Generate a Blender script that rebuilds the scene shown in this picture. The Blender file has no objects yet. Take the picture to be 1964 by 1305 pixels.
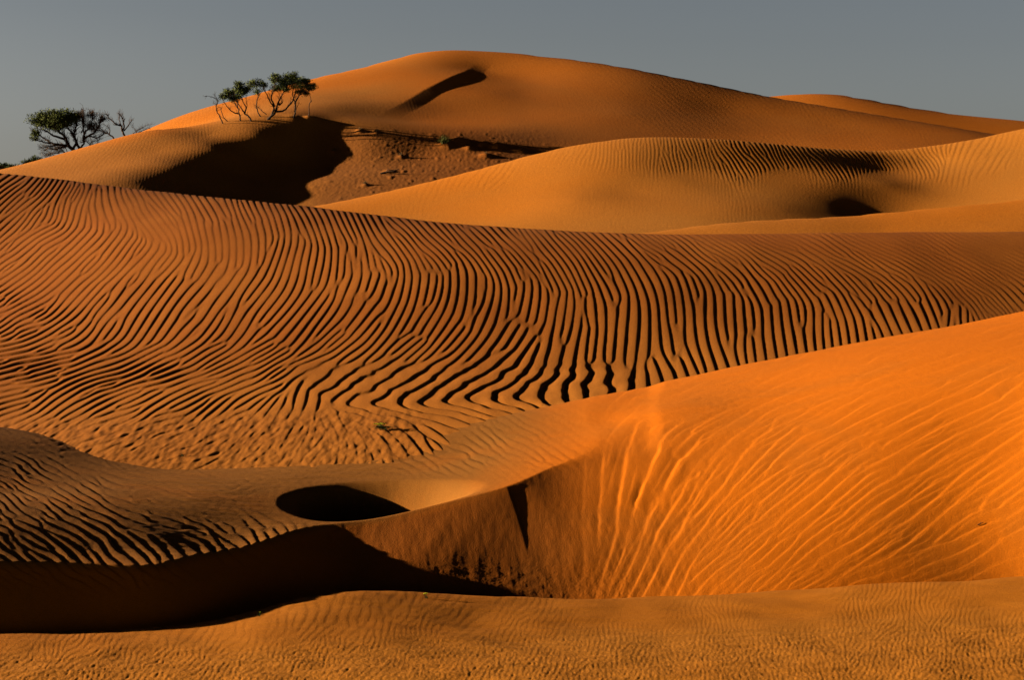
import bpy, math, random
import numpy as np
from mathutils import Vector

# ------------------------------------------------------------------ camera, world, sun, exposure
SC = bpy.context.scene
COL = SC.collection
F, CX, CY, HC, HOR = 3000.0, 982.0, 652.5, 6.0, 315.0
TH = math.atan((CY - HOR) / F)
CT, ST = math.cos(TH), math.sin(TH)

cam_d = bpy.data.cameras.new("camera")
cam = bpy.data.objects.new("camera", cam_d)
COL.objects.link(cam)
cam.location = (0, 0, HC)
cam.rotation_euler = (math.pi / 2 - TH, 0, 0)
cam_d.sensor_width = 36
cam_d.lens = 36 * F / 1964.0
cam_d.clip_start = 0.5
cam_d.clip_end = 20000
SC.camera = cam

SUN_EL = math.radians(11.5)
SUN_AZ = math.radians(-88)          # compass-style: 0 = +Y (view direction), negative = left
w = bpy.data.worlds.new("World")
SC.world = w
w.use_nodes = True
nt = w.node_tree
nt.nodes.clear()
sky = nt.nodes.new("ShaderNodeTexSky")
sky.sky_type = 'NISHITA'
sky.sun_disc = False
sky.sun_elevation = SUN_EL
sky.sun_rotation = SUN_AZ
sky.air_density = 1.0
sky.dust_density = 4.0
sky.ozone_density = 1.0
hsv = nt.nodes.new("ShaderNodeHueSaturation")
hsv.inputs['Saturation'].default_value = 0.35
# sky dimmed steeply above the horizon to cut fill light in the shadows
geo = nt.nodes.new("ShaderNodeTexCoord")
sep = nt.nodes.new("ShaderNodeSeparateXYZ")
ramp = nt.nodes.new("ShaderNodeValToRGB")
ramp.color_ramp.elements[0].position = 0.0
ramp.color_ramp.elements[0].color = (1, 1, 1, 1)
ramp.color_ramp.elements[1].position = 0.45
ramp.color_ramp.elements[-1].color = (.01, .012, .018, 1)
e = ramp.color_ramp.elements.new(0.11); e.color = (.66, .70, .75, 1)
e = ramp.color_ramp.elements.new(0.17); e.color = (.16, .18, .21, 1)
e = ramp.color_ramp.elements.new(0.27); e.color = (.03, .035, .045, 1)
mul = nt.nodes.new("ShaderNodeMixRGB"); mul.blend_type = 'MULTIPLY'; mul.inputs[0].default_value = 1
bg = nt.nodes.new("ShaderNodeBackground"); bg.inputs['Strength'].default_value = 0.056
wo = nt.nodes.new("ShaderNodeOutputWorld")
L = nt.links.new
va = nt.nodes.new("ShaderNodeVectorMath"); va.inputs[1].default_value = (0, 0, .07)
L(geo.outputs['Generated'], va.inputs[0]); L(va.outputs[0], sky.inputs[0])
L(sky.outputs[0], hsv.inputs['Color'])
L(geo.outputs['Generated'], sep.inputs[0]); L(sep.outputs['Z'], ramp.inputs[0])
L(hsv.outputs[0], mul.inputs[1]); L(ramp.outputs[0], mul.inputs[2])
L(mul.outputs[0], bg.inputs[0]); L(bg.outputs[0], wo.inputs[0])

sun_d = bpy.data.lights.new("sun", 'SUN')
sun_d.energy = 5.0
sun_d.angle = math.radians(0.5)
sun_d.color = (1.0, 0.86, 0.66)
sun = bpy.data.objects.new("sun", sun_d)
COL.objects.link(sun)
SV = Vector((math.sin(SUN_AZ) * math.cos(SUN_EL), math.cos(SUN_AZ) * math.cos(SUN_EL), math.sin(SUN_EL)))
sun.rotation_euler = SV.to_track_quat('Z', 'Y').to_euler()

SC.view_settings.view_transform = 'Standard'
SC.view_settings.look = 'None'
SC.view_settings.gamma = 1
SC.view_settings.exposure = 1.2
SC.cycles.max_bounces = 3
SC.cycles.diffuse_bounces = 0

# ------------------------------------------------------------------ projection helpers
def P(px, py, d):
    """point at distance d ahead of the camera that shows at photo pixel (px, py)"""
    u, v = px - CX, CY - py
    s = d / (F * CT + v * ST)
    return (u * s, d, HC + (v * CT - F * ST) * s)

def proj(x, y, z):
    zr = z - HC
    zc = y * CT - zr * ST
    return CX + F * x / zc, CY - F * (y * ST + zr * CT) / zc

class TPS:
    def __init__(s, pts, reg=1e-3):
        p = np.array(pts, float)
        s.sc = p[:, :2].std()
        s.c = p[:, :2].mean(0)
        s.q = (p[:, :2] - s.c) / s.sc
        n = len(p)
        A = np.zeros((n + 3, n + 3))
        A[:n, :n] = s.k(s.q[:, None, 0] - s.q[None, :, 0], s.q[:, None, 1] - s.q[None, :, 1]) + reg * np.eye(n)
        A[:n, n] = 1; A[:n, n+1:] = s.q
        A[n, :n] = 1; A[n+1:, :n] = s.q.T
        b = np.zeros(n + 3); b[:n] = p[:, 2]
        s.w = np.linalg.solve(A, b)
    @staticmethod
    def k(dx, dy):
        r2 = dx * dx + dy * dy + 1e-12
        return 0.5 * r2 * np.log(r2)
    def __call__(s, x, y):
        X = (np.asarray(x) - s.c[0]) / s.sc; Y = (np.asarray(y) - s.c[1]) / s.sc
        o = s.w[-3] + s.w[-2] * X + s.w[-1] * Y
        for i in range(len(s.q)):
            o = o + s.w[i] * s.k(X - s.q[i, 0], Y - s.q[i, 1])
        return o

def smin(a, b, k):
    h = np.clip(0.5 + 0.5 * (b - a) / k, 0, 1)
    return b * (1 - h) + a * h - k * h * (1 - h)

def sstep(a, b, x):
    t = np.clip((x - a) / (b - a), 0, 1)
    return t * t * (3 - 2 * t)

def noise(x, y, seed=0):
    """smooth 2-D gradient noise, about -1..1"""
    x = np.asarray(x, float); y = np.asarray(y, float)
    xi = np.floor(x).astype(np.int64); yi = np.floor(y).astype(np.int64)
    xf = x - xi; yf = y - yi
    def g(ix, iy, fx, fy):
        h = (ix * 374761393 + iy * 668265263 + seed * 974634777) & 0xffffffff
        h = ((h ^ (h >> 13)) * 1274126177) & 0xffffffff
        a = (h ^ (h >> 16)).astype(np.float64) / 4294967296.0 * 2 * np.pi
        return np.cos(a) * fx + np.sin(a) * fy
    u = xf**3 * (xf * (xf * 6 - 15) + 10); v = yf**3 * (yf * (yf * 6 - 15) + 10)
    a = g(xi, yi, xf, yf); b = g(xi + 1, yi, xf - 1, yf)
    c = g(xi, yi + 1, xf, yf - 1); d = g(xi + 1, yi + 1, xf - 1, yf - 1)
    return 1.5 * ((a * (1 - u) + b * u) * (1 - v) + (c * (1 - u) + d * u) * v)

# ------------------------------------------------------------------ wind ripples: guided growth of a ridge pattern
class Ripples:
    """ridge pattern whose direction, spacing and height follow control points
    ctrl: (a, b, angle, wavelength, height); the crests run across the wave direction"""
    def __init__(s, x0, x1, y0, y1, ctrl, st=2.0, iters=6, seed=1, jit=0.0, lee=0.2, along=1.0, p=3.0, guide=None, lsc=.76, jf=None):
        s.x0, s.y0, s.st = x0, y0, st
        nx = int((x1 - x0) / st) + 1; ny = int((y1 - y0) / st) + 1
        gx, gy = np.meshgrid(x0 + st * np.arange(nx), y0 + st * np.arange(ny))
        c = np.array(ctrl, float)
        W = 0; A = 0; LL = 0; H = 0
        for a, b, an, la, hh in c:
            r2 = ((gx - a)**2 + (1.6 * (gy - b))**2) / 1e4 + 0.006
            wgt = r2 ** (-p * 0.75)
            W = W + wgt; A = A + wgt * an; LL = LL + wgt * np.log(la * lsc); H = H + wgt * hh
        A = A / W; LL = LL / W; s.H = H / W
        if jit:
            if jf is not None: jit = jit * jf(gx, gy)
            A = A + jit * noise(gx / 60, gy / 40, seed + 5) + jit * .7 * noise(gx / 25, gy / 18, seed + 6)
        s.lam = np.exp(LL)
        rng = np.random.RandomState(seed)
        pad = 64
        NX = nx + pad; NY = ny + pad
        img = rng.randn(NY, NX)
        fx = np.fft.fftfreq(NX, st)[None, :]; fy = np.fft.fftfreq(NY, st)[:, None]
        Ap = np.pad(A, ((0, pad), (0, pad)), 'edge'); Lp = np.pad(LL, ((0, pad), (0, pad)), 'edge')
        da = 10.0
        lb = np.log(1.22)
        ai = Ap / da; li = Lp / lb
        if guide:
            gph, gm = guide(gx, gy)
            gph = np.pad(gph, ((0, pad), (0, pad)), 'edge'); gm = np.pad(gm, ((0, pad), (0, pad)), 'constant')
        bins = []
        for ia in range(int(np.floor(ai.min())), int(np.ceil(ai.max())) + 1):
            wa = np.clip(1 - np.abs(ai - ia), 0, 1)
            if wa.max() <= 0: continue
            for il in range(int(np.floor(li.min())), int(np.ceil(li.max())) + 1):
                wl = wa * np.clip(1 - np.abs(li - il), 0, 1)
                if wl.max() <= 0.01: continue
                an = math.radians(ia * da); lam = math.exp(il * lb)
                u = fx * math.cos(an) + fy * math.sin(an); v = -fx * math.sin(an) + fy * math.cos(an)
                sx = 0.62 * lam; sy = 0.75 * lam * along
                G = np.exp(-2 * np.pi**2 * ((u - 1 / lam)**2 * sx**2 + v**2 * sy**2)).astype(np.float32)
                bins.append((wl.astype(np.float32), G))
        for it in range(iters):
            if guide: img = img * (1 - gm) + np.cos(gph) * gm
            Fi = np.fft.fft2(img)
            R = np.zeros((NY, NX), complex)
            for wl, G in bins:
                R += wl * np.fft.ifft2(Fi * G)
            m = np.abs(R)
            R /= (m.mean() + 1e-9)
            m = np.abs(R)
            img = (R / (m + .15)).real * np.minimum(m + .5, 1.0)
        if guide: R = R * (1 - gm) + np.exp(1j * gph) * gm
        s.R = R[:ny, :nx]
        # profile: long back rising down-wind, short steep lee side
        n = 512
        t = np.arange(n) / n
        top = 1 - lee
        h = np.where(t < top, np.sin(t / top * np.pi / 2)**1.15, 0)
        h = np.where(t >= top, 0.5 + 0.5 * np.cos((t - top) / lee * np.pi), h)
        kx = np.fft.fftfreq(n, 1 / n)
        h = np.fft.ifft(np.fft.fft(h) * np.exp(-(kx / 11.0)**2)).real
        h -= h.mean()
        s.tab = h
        # ridges vary in height along their length
        s.mod = 0.85 + 0.3 * noise(gx / 70, gy / 45, seed + 9)
    @staticmethod
    def samp(a, u, v):
        ny, nx = a.shape
        u = np.clip(u, 1, nx - 3.001); v = np.clip(v, 1, ny - 3.001)
        i = np.floor(u).astype(int); j = np.floor(v).astype(int)
        fu = u - i; fv = v - j
        def cw(t):
            return [(-t + 2*t*t - t**3) / 2, (2 - 5*t*t + 3*t**3) / 2, (t + 4*t*t - 3*t**3) / 2, (-t*t + t**3) / 2]
        wu = cw(fu); wv = cw(fv)
        o = 0
        for a_ in range(4):
            r = 0
            for b_ in range(4):
                r = r + wu[b_] * a[j + a_ - 1, i + b_ - 1]
            o = o + wv[a_] * r
        return o
    def __call__(s, a, b):
        u = (a - s.x0) / s.st; v = (b - s.y0) / s.st
        R = s.samp(s.R, u, v)
        H = s.samp(s.H * s.mod, u, v)
        m = np.abs(R)
        t = (np.angle(R) / (2 * np.pi)) % 1.0
        h = np.interp(t * 512, np.arange(513), np.append(s.tab, s.tab[0]))
        return h * np.maximum(H, 0) * sstep(0.05, 0.55, m)

# ------------------------------------------------------------------ materials
def mat_new(name):
    m = bpy.data.materials.new(name); m.use_nodes = True
    n = m.node_tree; n.nodes.clear()
    o = n.nodes.new("ShaderNodeOutputMaterial"); b = n.nodes.new("ShaderNodeBsdfPrincipled")
    b.inputs['Specular IOR Level'].default_value = 0.1
    b.inputs['Roughness'].default_value = 0.95
    n.links.new(b.outputs[0], o.inputs[0])
    return m, n, b

def sand_mat(name, red, tan, nscale, grain, gdist):
    """red: fine iron-rich sand; tan: coarser yellow sand; the vertex value 'coarse' says how much of the second lies there"""
    m, n, b = mat_new(name)
    tc = n.nodes.new("ShaderNodeTexCoord")
    def nz(scale, det, rough=.55, dist=0.0):
        t = n.nodes.new("ShaderNodeTexNoise"); t.inputs['Scale'].default_value = scale
        t.inputs['Detail'].default_value = det; t.inputs['Roughness'].default_value = rough
        t.inputs['Distortion'].default_value = dist
        n.links.new(tc.outputs['Object'], t.inputs['Vector']); return t
    a = nz(nscale, 6, .62, .8)
    at = n.nodes.new("ShaderNodeAttribute"); at.attribute_name = "coarse"
    ma = n.nodes.new("ShaderNodeMath"); ma.operation = 'MULTIPLY_ADD'; ma.inputs[1].default_value = 1.3; ma.inputs[2].default_value = -.65
    n.links.new(a.outputs[0], ma.inputs[0])
    mb = n.nodes.new("ShaderNodeMath"); mb.operation = 'ADD'; mb.use_clamp = True
    n.links.new(ma.outputs[0], mb.inputs[0]); n.links.new(at.outputs['Fac'], mb.inputs[1])
    r = n.nodes.new("ShaderNodeMixRGB"); r.inputs[1].default_value = (*red, 1); r.inputs[2].default_value = (*tan, 1)
    n.links.new(mb.outputs[0], r.inputs[0])
    al = n.nodes.new("ShaderNodeAttribute"); al.attribute_name = "shade_tint"
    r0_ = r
    r = n.nodes.new("ShaderNodeMixRGB"); r.inputs[2].default_value = (.23, .068, .008, 1)  # darker colour mixed in where the sand should look dimly lit
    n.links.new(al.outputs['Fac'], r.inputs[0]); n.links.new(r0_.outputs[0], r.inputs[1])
    g = nz(grain, 2, .7)
    r2 = n.nodes.new("ShaderNodeValToRGB"); r2.color_ramp.elements[0].position = .3; r2.color_ramp.elements[1].position = .72
    r2.color_ramp.elements[0].color = (.76, .74, .74, 1); r2.color_ramp.elements[1].color = (1.16, 1.2, 1.3, 1)
    n.links.new(g.outputs[0], r2.inputs[0])
    mx = n.nodes.new("ShaderNodeMixRGB"); mx.blend_type = 'MULTIPLY'; mx.inputs[0].default_value = 1
    n.links.new(r.outputs[0], mx.inputs[1]); n.links.new(r2.outputs[0], mx.inputs[2])
    n.links.new(mx.outputs[0], b.inputs['Base Color'])
    bp = n.nodes.new("ShaderNodeBump"); bp.inputs['Strength'].default_value = .5; bp.inputs['Distance'].default_value = gdist
    g2 = nz(grain * .45, 4, .65)
    n.links.new(g2.outputs[0], bp.inputs['Height']); n.links.new(bp.outputs[0], b.inputs['Normal'])
    return m

# ------------------------------------------------------------------ terrain sheets
def linkmesh(name, verts, faces, mat, parent=None, smooth=True):
    me = bpy.data.meshes.new(name)
    verts = np.asarray(verts, np.float32); faces = np.asarray(faces, np.int32)
    me.vertices.add(len(verts)); me.vertices.foreach_set("co", verts.ravel())
    k = faces.shape[1]
    me.loops.add(faces.size); me.loops.foreach_set("vertex_index", faces.ravel())
    me.polygons.add(len(faces))
    me.polygons.foreach_set("loop_start", np.arange(0, faces.size, k, dtype=np.int32))
    me.polygons.foreach_set("use_smooth", np.full(len(faces), smooth))
    me.update(calc_edges=True); me.validate()
    me.materials.append(mat)
    o = bpy.data.objects.new(name, me); COL.objects.link(o)
    if parent: o.parent = parent
    return o

Q = 1.0
AZ = np.concatenate([np.arange(-900, -30, 14), np.arange(-30, 1996, 1.8 * Q), np.arange(1996, 2900, 14)])
HF = {}
def dune(name, zf, d0, d1, mat, step=1.5, wmin=.12, nf=420, tone=None, hid=.15, shade_tint=None):
    step = step * Q
    az = (AZ - CX) / F
    # z = zf(x, y) base; rows spaced evenly by how large they look
    dd = np.geomspace(d0, d1, nf)
    azc = az[::3]
    X = azc[None, :] * dd[:, None]; Y = np.repeat(dd[:, None], len(azc), 1)
    Z = zf(X, Y, False)
    _, py = proj(X, Y, Z)
    dl = np.log(dd[1:] / dd[:-1])[:, None] * 60
    ds = np.abs(np.diff(py, axis=0)) * np.where(np.diff(py, axis=0) > 0, hid, 1) + dl * wmin
    S = np.vstack([np.zeros((1, len(azc))), np.cumsum(ds, 0)])
    N = int(np.percentile(S[-1], 85) / step)
    t = np.linspace(0, 1, N)
    Dc = np.stack([np.interp(t * S[-1, j], S[:, j], dd) for j in range(len(azc))], 1)
    kz = np.exp(-(np.arange(-12, 13) / 5.0)**2); kz /= kz.sum()
    Dp = np.pad(Dc, ((0, 0), (12, 12)), 'edge')
    Dc = sum(kz[i] * Dp[:, i:i + Dc.shape[1]] for i in range(25))
    D = np.stack([np.interp(az, azc, Dc[i]) for i in range(N)], 0)
    X = az[None, :] * D; Y = D
    Z = zf(X, Y, True)
    nr, nc = X.shape
    idx = np.arange(nr * nc).reshape(nr, nc)
    fc = np.stack([idx[:-1, :-1], idx[:-1, 1:], idx[1:, 1:], idx[1:, :-1]], -1).reshape(-1, 4)
    o = linkmesh(name, np.stack([X, Y, Z], -1).reshape(-1, 3), fc, mat)
    if tone is not None:
        pa, pb = proj(X, Y, zf(X, Y, False))
        if shade_tint is not None:
            at = o.data.attributes.new("shade_tint", 'FLOAT', 'POINT')
            at.data.foreach_set("value", np.clip(shade_tint(pa, pb), 0, 1).astype(np.float32).ravel())
        at = o.data.attributes.new("coarse", 'FLOAT', 'POINT')
        at.data.foreach_set("value", np.clip(tone(pa, pb, X, Y, Z) * np.ones_like(X), 0, 1).astype(np.float32).ravel())
    o['kind'] = 'structure'
    print(name, nr, nc, nr * nc)
    return o

def pts(*lst):
    return [P(*q) for q in lst]
def behind(lst, dd, dz):
    o = []
    for q in lst:
        x, y, z = P(*q); k = (y + dd) / y
        o.append((x * k, y + dd, z - dz))
    return o

RED, ORANGE, TAN = (.34, .086, .005), (.62, .142, .002), (.54, .182, .016)
M_FAR = sand_mat("sand_far", (.56, .145, .005), (.50, .165, .018), .05, 9.0, .05)
M_MID = sand_mat("sand_middle", (.54, .150, .005), (.48, .165, .018), .08, 14.0, .03)
M_RIP = sand_mat("sand_rippled", RED, (.46, .148, .014), .15, 40.0, .012)
M_FORE = sand_mat("sand_foreground", ORANGE, (.30, .104, .012), .35, 90.0, .012)
M_PLAIN = sand_mat("sand_flat", (.52, .155, .008), TAN, .6, 110.0, .012)

def rip(lst, x0, x1, y0, y1, g=.2, base=.085, cap=.2, **k):
    """control points (px, py, angle, spacing[, strength]) -> pattern; crest height follows the true spacing on the ground"""
    c = []
    for q in lst:
        a, b, an, la = q[:4]; s_ = q[4] if len(q) > 4 else 1.0
        r = math.radians(an)
        lp = la / math.sqrt(math.cos(r)**2 + (g * math.sin(r))**2)
        c.append((a, b, an, la, s_ * min(base * lp, cap * la)))
    return Ripples(x0, x1, y0, y1, c, **k)

# --- sheet 0: distant dune on the right, behind the great dune
c0 = [(1200,215,300),(1330,200,300),(1480,185,300),(1540,178,300),(1600,181,300),(1700,198,297),(1800,215,293),(1964,231,287),(2300,268,275),(2900,320,265)]
z0 = TPS(pts(*c0) + behind(c0, 40, 9) + behind(c0, 120, 28) +
         [(x, y - 45, z - 11) for x, y, z in pts(*c0)] + [(x, y - 90, z - 20) for x, y, z in pts(*c0)])
dune("distant_dune", lambda x, y, f: z0(x, y), 215, 420, M_FAR, step=2.5)

# --- sheet 1: the great dune with its hollow and the tree ridge
crest1 = [(360,218,178),(400,207,180),(500,178,188),(600,151,195),(700,128,200),(800,102,205),(860,95,207),(930,97,207),(1000,103,205),
          (1100,115,202),(1200,130,199),(1300,150,196),(1400,170,195),(1480,186,194),(1570,201,192),(1700,222,190),(1900,256,188),(2200,300,186),(2700,340,186)]
rest1 = [(650,140,197),(750,115,202),
         (600,172,180),(700,157,184),(790,140,189),(880,118,198),
         # lobe that runs down from the peak to the trees; brink of its small slip face
         (928,134,196),(895,142,191),(860,160,183),(785,194,170),(740,212,162),(690,218,158),(640,220,154),(600,226,150),(560,226,149),(510,228,148),(460,234,147),
         (700,190,170),(640,200,162),(560,205,158.5),(480,215,157),(420,226,159),
         # brown flank
         (1000,150,192),(1000,180,181),(1000,210,171),(930,180,178),(870,210,168),(800,232,158),(1000,300,145),(1000,370,130),
         (1200,170,186),(1200,220,170),(1200,270,154),(1200,330,138),
         (1400,210,182),(1400,260,164),(1400,320,146),(1600,240,178),(1600,282,160),(1600,330,145),
         (1800,268,172),(1800,302,155),(1800,350,140),(2100,300,170),(2100,350,145),(2600,360,145),
         # floor of the hollow
         (900,240,157.5),(680,235,150.5),(720,242,150),(770,250,149.6),(850,259,149.2),(900,264,149.2),(1000,271,150),(700,262,146.5),(900,300,143),(850,345,133),(800,300,143.8),(800,385,126.5),(750,270,146),(700,285,144),(700,330,136.5),(640,300,143.5),(640,345,133.5),(660,392,125),(628,274,146.5),(640,228,152),(690,228,153.5),
         (600,420,118),(800,440,114),(1000,420,118),
         # slip face of the tree ridge
         (600,288,144.5),(560,303,142),(560,335,136.5),(560,385,127),(480,385,126),(480,345,134),(500,310,140),(400,372,125.5),(300,374,118),(420,350,128),
         # brink and lit side of the tree ridge
         (650,236,150),(580,240,148),(500,256,143),(420,284,137),(330,318,129),(250,344,122),(150,370,116),
         (500,238,147),(400,262,143),(300,292,136),(200,322,129),(100,345,123),(0,365,117),
         (320,250,148),(240,265,146),
         (-200,380,116),(-200,420,105),(0,420,102),(200,420,104),(400,430,106)]
sky1 = [(-300,395,140),(-150,358,138),(-60,338,137),(0,327,136),(60,312,137),(90,302,138),(140,290,139),(190,276,140),(240,262,142),(290,246,144)]
z1 = TPS(pts(*crest1) + behind(crest1, 25, 5) + behind(crest1, 90, 26) + pts(*rest1) + pts(*sky1) + behind(sky1, 12, 1.6) + behind(sky1[:6], 60, 10) + behind(sky1[:6], 120, 14)
         + pts((330,236,165)), reg=8e-4)
R1 = rip([(0,330,30,9,.3),(200,300,40,8,.7),(300,300,15,8,.9),(400,270,5,8,1),(500,250,-5,8,.9),(600,235,0,8,.5),(250,345,5,8,1),(450,240,5,8,.7),
          (700,200,-20,9,.25),(600,200,-20,8,.3),(800,130,-30,8,.2),(950,180,-40,9,.2),(1200,180,-50,9,.35),(1300,160,-55,9,.5),(1400,200,-55,9,.35),(1600,230,-40,9,.3),(1900,280,-30,9,.2),(1100,240,-20,9,.2),(800,330,30,10,.15),(500,400,0,9,.1)],
         -100, 2064, 80, 440, g=.25, base=.018, cap=.045, iters=4, seed=11, jit=14, lee=.3)
def zf1(x, y, f):
    z = z1(x, y)
    z = z + .025 * noise(x / 7, y / 9, 3) + .05 * noise(x / 16 + 5, y / 20, 4)
    # small slip face on the flank: brink line in plan, sharp edge, short lee, long recovery
    xb = np.interp(y, BR_Y, BR_X)
    t = x - xb
    env = sstep(157, 176, y) * (.7 + .3 * sstep(166, 188, y)) * (1 - sstep(186, 200, y))
    prof = np.where(t < 0, np.exp(np.minimum(t, 0) / 6.0), np.where(t < 2.0, 1 - 1.5 * t / 2.0, -.5 * np.exp(-((t - 2.0) / 9.0)**2)))
    z = z + SLIP * env * prof
    if f:
        a, b = proj(x, y, z)
        z = z + R1(a, b) * y / F
        # crumbled sand and clods on the floor of the hollow
        m = np.exp(-((a - 800) / 260)**4 - ((b - 320) / 75)**4) * sstep(236, 262, b)
        n1 = noise(x / .9, y / 1.3, 31); n2 = noise(x / .45, y / .7, 32)
        z = z + m * (.16 * np.maximum(n1 - .45, 0) + .10 * np.maximum(n2 - .5, 0) + .02 * noise(x / .3, y / .5, 33))
        for (mx, my, mw, mh) in MOUNDS:
            z = z + mh * np.exp(-(((x - mx) / mw)**2 + ((y - my) / (mw * 1.3))**2))
    return z
MOUNDS = []
SLIP = .23
_b = pts((918,124,200),(890,140,192),(850,158,184),(812,176,177),(780,193,170),(738,213,161))[::-1]
BR_Y = [q[1] for q in _b]; BR_X = [q[0] for q in _b]
def hit(zf, px, py, d0, d1, n=1500):
    """first point where the ray of a photo pixel meets a sheet"""
    d = np.geomspace(d0, d1, n)
    u, v = px - CX, CY - py
    s = d / (F * CT + v * ST)
    X = u * s; Z = HC + (v * CT - F * ST) * s
    zz = zf(X, d, False)
    k = np.where(zz >= Z)[0]
    i = k[0] if len(k) else int(np.argmin(Z - zz))
    return float(X[i]), float(d[i]), float(zz[i])
for (px, py, mw, mh) in [(880,272,.7,.40),(855,279,.6,.30),(900,285,.5,.25),(932,300,.55,.28),(955,281,.6,.32),(1000,291,.5,.25),(928,277,.5,.25),
                         (690,252,.35,.22),(722,254,.3,.18),(770,302,.3,.16),(745,330,.5,.2),(700,356,.3,.15),(640,292,.5,.18),(790,378,.4,.15),(565,226,.9,.14),(594,228,.5,.25)]:
    h_ = hit(zf1, px, py, 105, 200)
    MOUNDS.append((h_[0], h_[1], mw, mh))
dune("great_dune", zf1, 100, 330, M_FAR, step=1.5, tone=lambda a, b, X, Y, Z: .15 + .85 * sstep(-14, 10, b - np.interp(a, [0, 300, 400, 480, 600, 700, 800, 900], [322, 262, 240, 205, 178, 165, 150, 175])) * (1 - sstep(680, 860, a)), shade_tint=lambda a, b: .75 * sstep(560, 640, a) * (1 - sstep(900, 1250, a)) * sstep(228, 262, b - .02 * (a - 700)) + .3 * sstep(930, 1010, a) * (1 - sstep(1250, 1500, a)) * sstep(110, 160, b))  # hollow floor and right flank dimmed in colour, standing in for weak light

# --- sheet 2: bright rolling dune in the middle
crest2 = [(-300,520,84),(200,470,86),(450,425,90),(600,399,92),(700,379,94),(800,358,95),(900,334,96),(1000,306,97),(1100,281,98),(1170,271,98),(1250,267,98),(1350,270,98.6),
          (1450,277,99.2),(1550,286,100.2),(1650,290,101.8),(1750,287,103.8),(1850,274,104.6),(1964,250,104.8),(2150,212,104),(2500,190,101),(2900,185,92)]
in2 = [(700,420,88),(850,390,90),(900,430,84),(1000,360,91),(1000,400,86),(1100,330,92),(1100,380,86),(1200,300,94),(1200,335,91),(1200,370,88),(1200,430,80),
       (1300,300,94.5),(1300,330,92),(1300,345,90),(1300,365,88),(1400,300,95.5),(1400,328,93),(1400,340,91),(1400,365,88.6),(1400,400,83),(1400,440,78),
       (1500,305,96.5),(1500,328,94),(1500,345,91.5),(1500,368,88.6),(1500,400,84),(1600,312,97.8),(1600,330,95.2),(1600,350,91.8),(1600,372,89.4),(1600,398,86.4),(1600,430,82),
       (1700,313,100.6),(1700,332,98.2),(1700,350,93.0),(1700,375,91.0),(1700,400,88.6),(1700,430,86),(1780,315,101.4),(1780,340,96),(1780,365,93),(1780,395,89.2),
       (1850,300,101),(1850,330,97),(1850,365,92.6),(1850,400,88),(1964,290,100.6),(1964,330,95.3),(1964,370,90),(1964,410,84),(2200,260,99),(2200,340,88),(2200,420,74),(2700,300,82),(2700,420,71),
       (0,560,72),(400,500,76),(800,470,78),(1200,480,73),(1600,480,74)]
z2 = TPS(pts(*crest2) + behind(crest2, 12, 1.6) + behind(crest2, 40, 9) + pts(*in2), reg=3e-3)
R2 = rip([(700,380,-10,12,.1),(900,345,40,16,.3),(950,335,45,14,.4),(1100,300,30,11,.4),(1150,285,10,10,.6),(1200,300,0,9,.9),(1260,300,-8,9,1.1),(1300,320,-5,9,1.1),(1350,300,-25,9,1.2),
          (1400,310,-32,10,1.5),(1450,310,-32,10,1.5),(1500,310,-35,9,1.4),(1600,310,-38,9,1.4),(1700,312,-35,9,1.3),(1780,310,-30,10,1.2),(1860,290,30,14,.6),(1900,300,25,15,.5),(1840,330,20,14,.4),(1964,290,30,14,.2),
          (1100,340,20,12,0),(1200,350,10,10,0),(1300,345,0,10,0),(1500,340,0,10,0),(1700,345,0,10,0),(1500,375,0,10,0),(1350,365,0,9,.25),(1600,390,0,9,0),(1000,400,0,12,0),(1300,400,0,9,0),(1800,380,10,10,0),(1900,360,30,12,0),
          (900,380,20,12,0),(1000,360,20,12,0),(1700,430,0,10,0),(1964,340,0,10,0),(1050,330,20,12,.1)],
         560, 2064, 240, 470, g=.25, base=.045, cap=.09, iters=4, seed=21, jit=14, lee=.3)
def zf2(x, y, f):
    z = z2(x, y) + .012 * noise(x / 4, y / 6, 13)
    if f:
        a, b = proj(x, y, z)
        z = z + R2(a, b) * y / F
    return z
dune("rolling_dune", zf2, 68, 150, M_MID, step=1.5, tone=lambda a, b, X, Y, Z: .25 + .5 * sstep(900, 1300, a) + .3 * sstep(400, 440, b))

# --- sheet 2b: its bright lower shoulder
crest2b = [(700,520,60),(1000,478,64),(1200,452,66),(1350,432,68),(1450,423,69),(1530,419,70),(1600,416,71),(1700,408,72),(1800,398,73),(1900,389,74),(1964,383,75),(2200,355,77),(2800,300,80)]
in2b = [(1300,470,63),(1500,445,65),(1500,470,62),(1700,440,66),(1700,470,62),(1900,425,67),(1900,470,61),(2200,410,67),(2200,480,60),(2800,420,64),(900,540,55),(1300,540,56),(1700,540,56),(2200,540,56)]
z2b = TPS(pts(*crest2b) + behind(crest2b, 4, .45) + behind(crest2b, 14, 3.2) + pts(*in2b))
dune("dune_shoulder", lambda x, y, f: z2b(x, y) + .02 * noise(x / 3, y / 4, 14), 52, 96, M_MID, step=2.0, tone=lambda a, b, X, Y, Z: .4 - .3 * sstep(1500, 1800, a))

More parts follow.
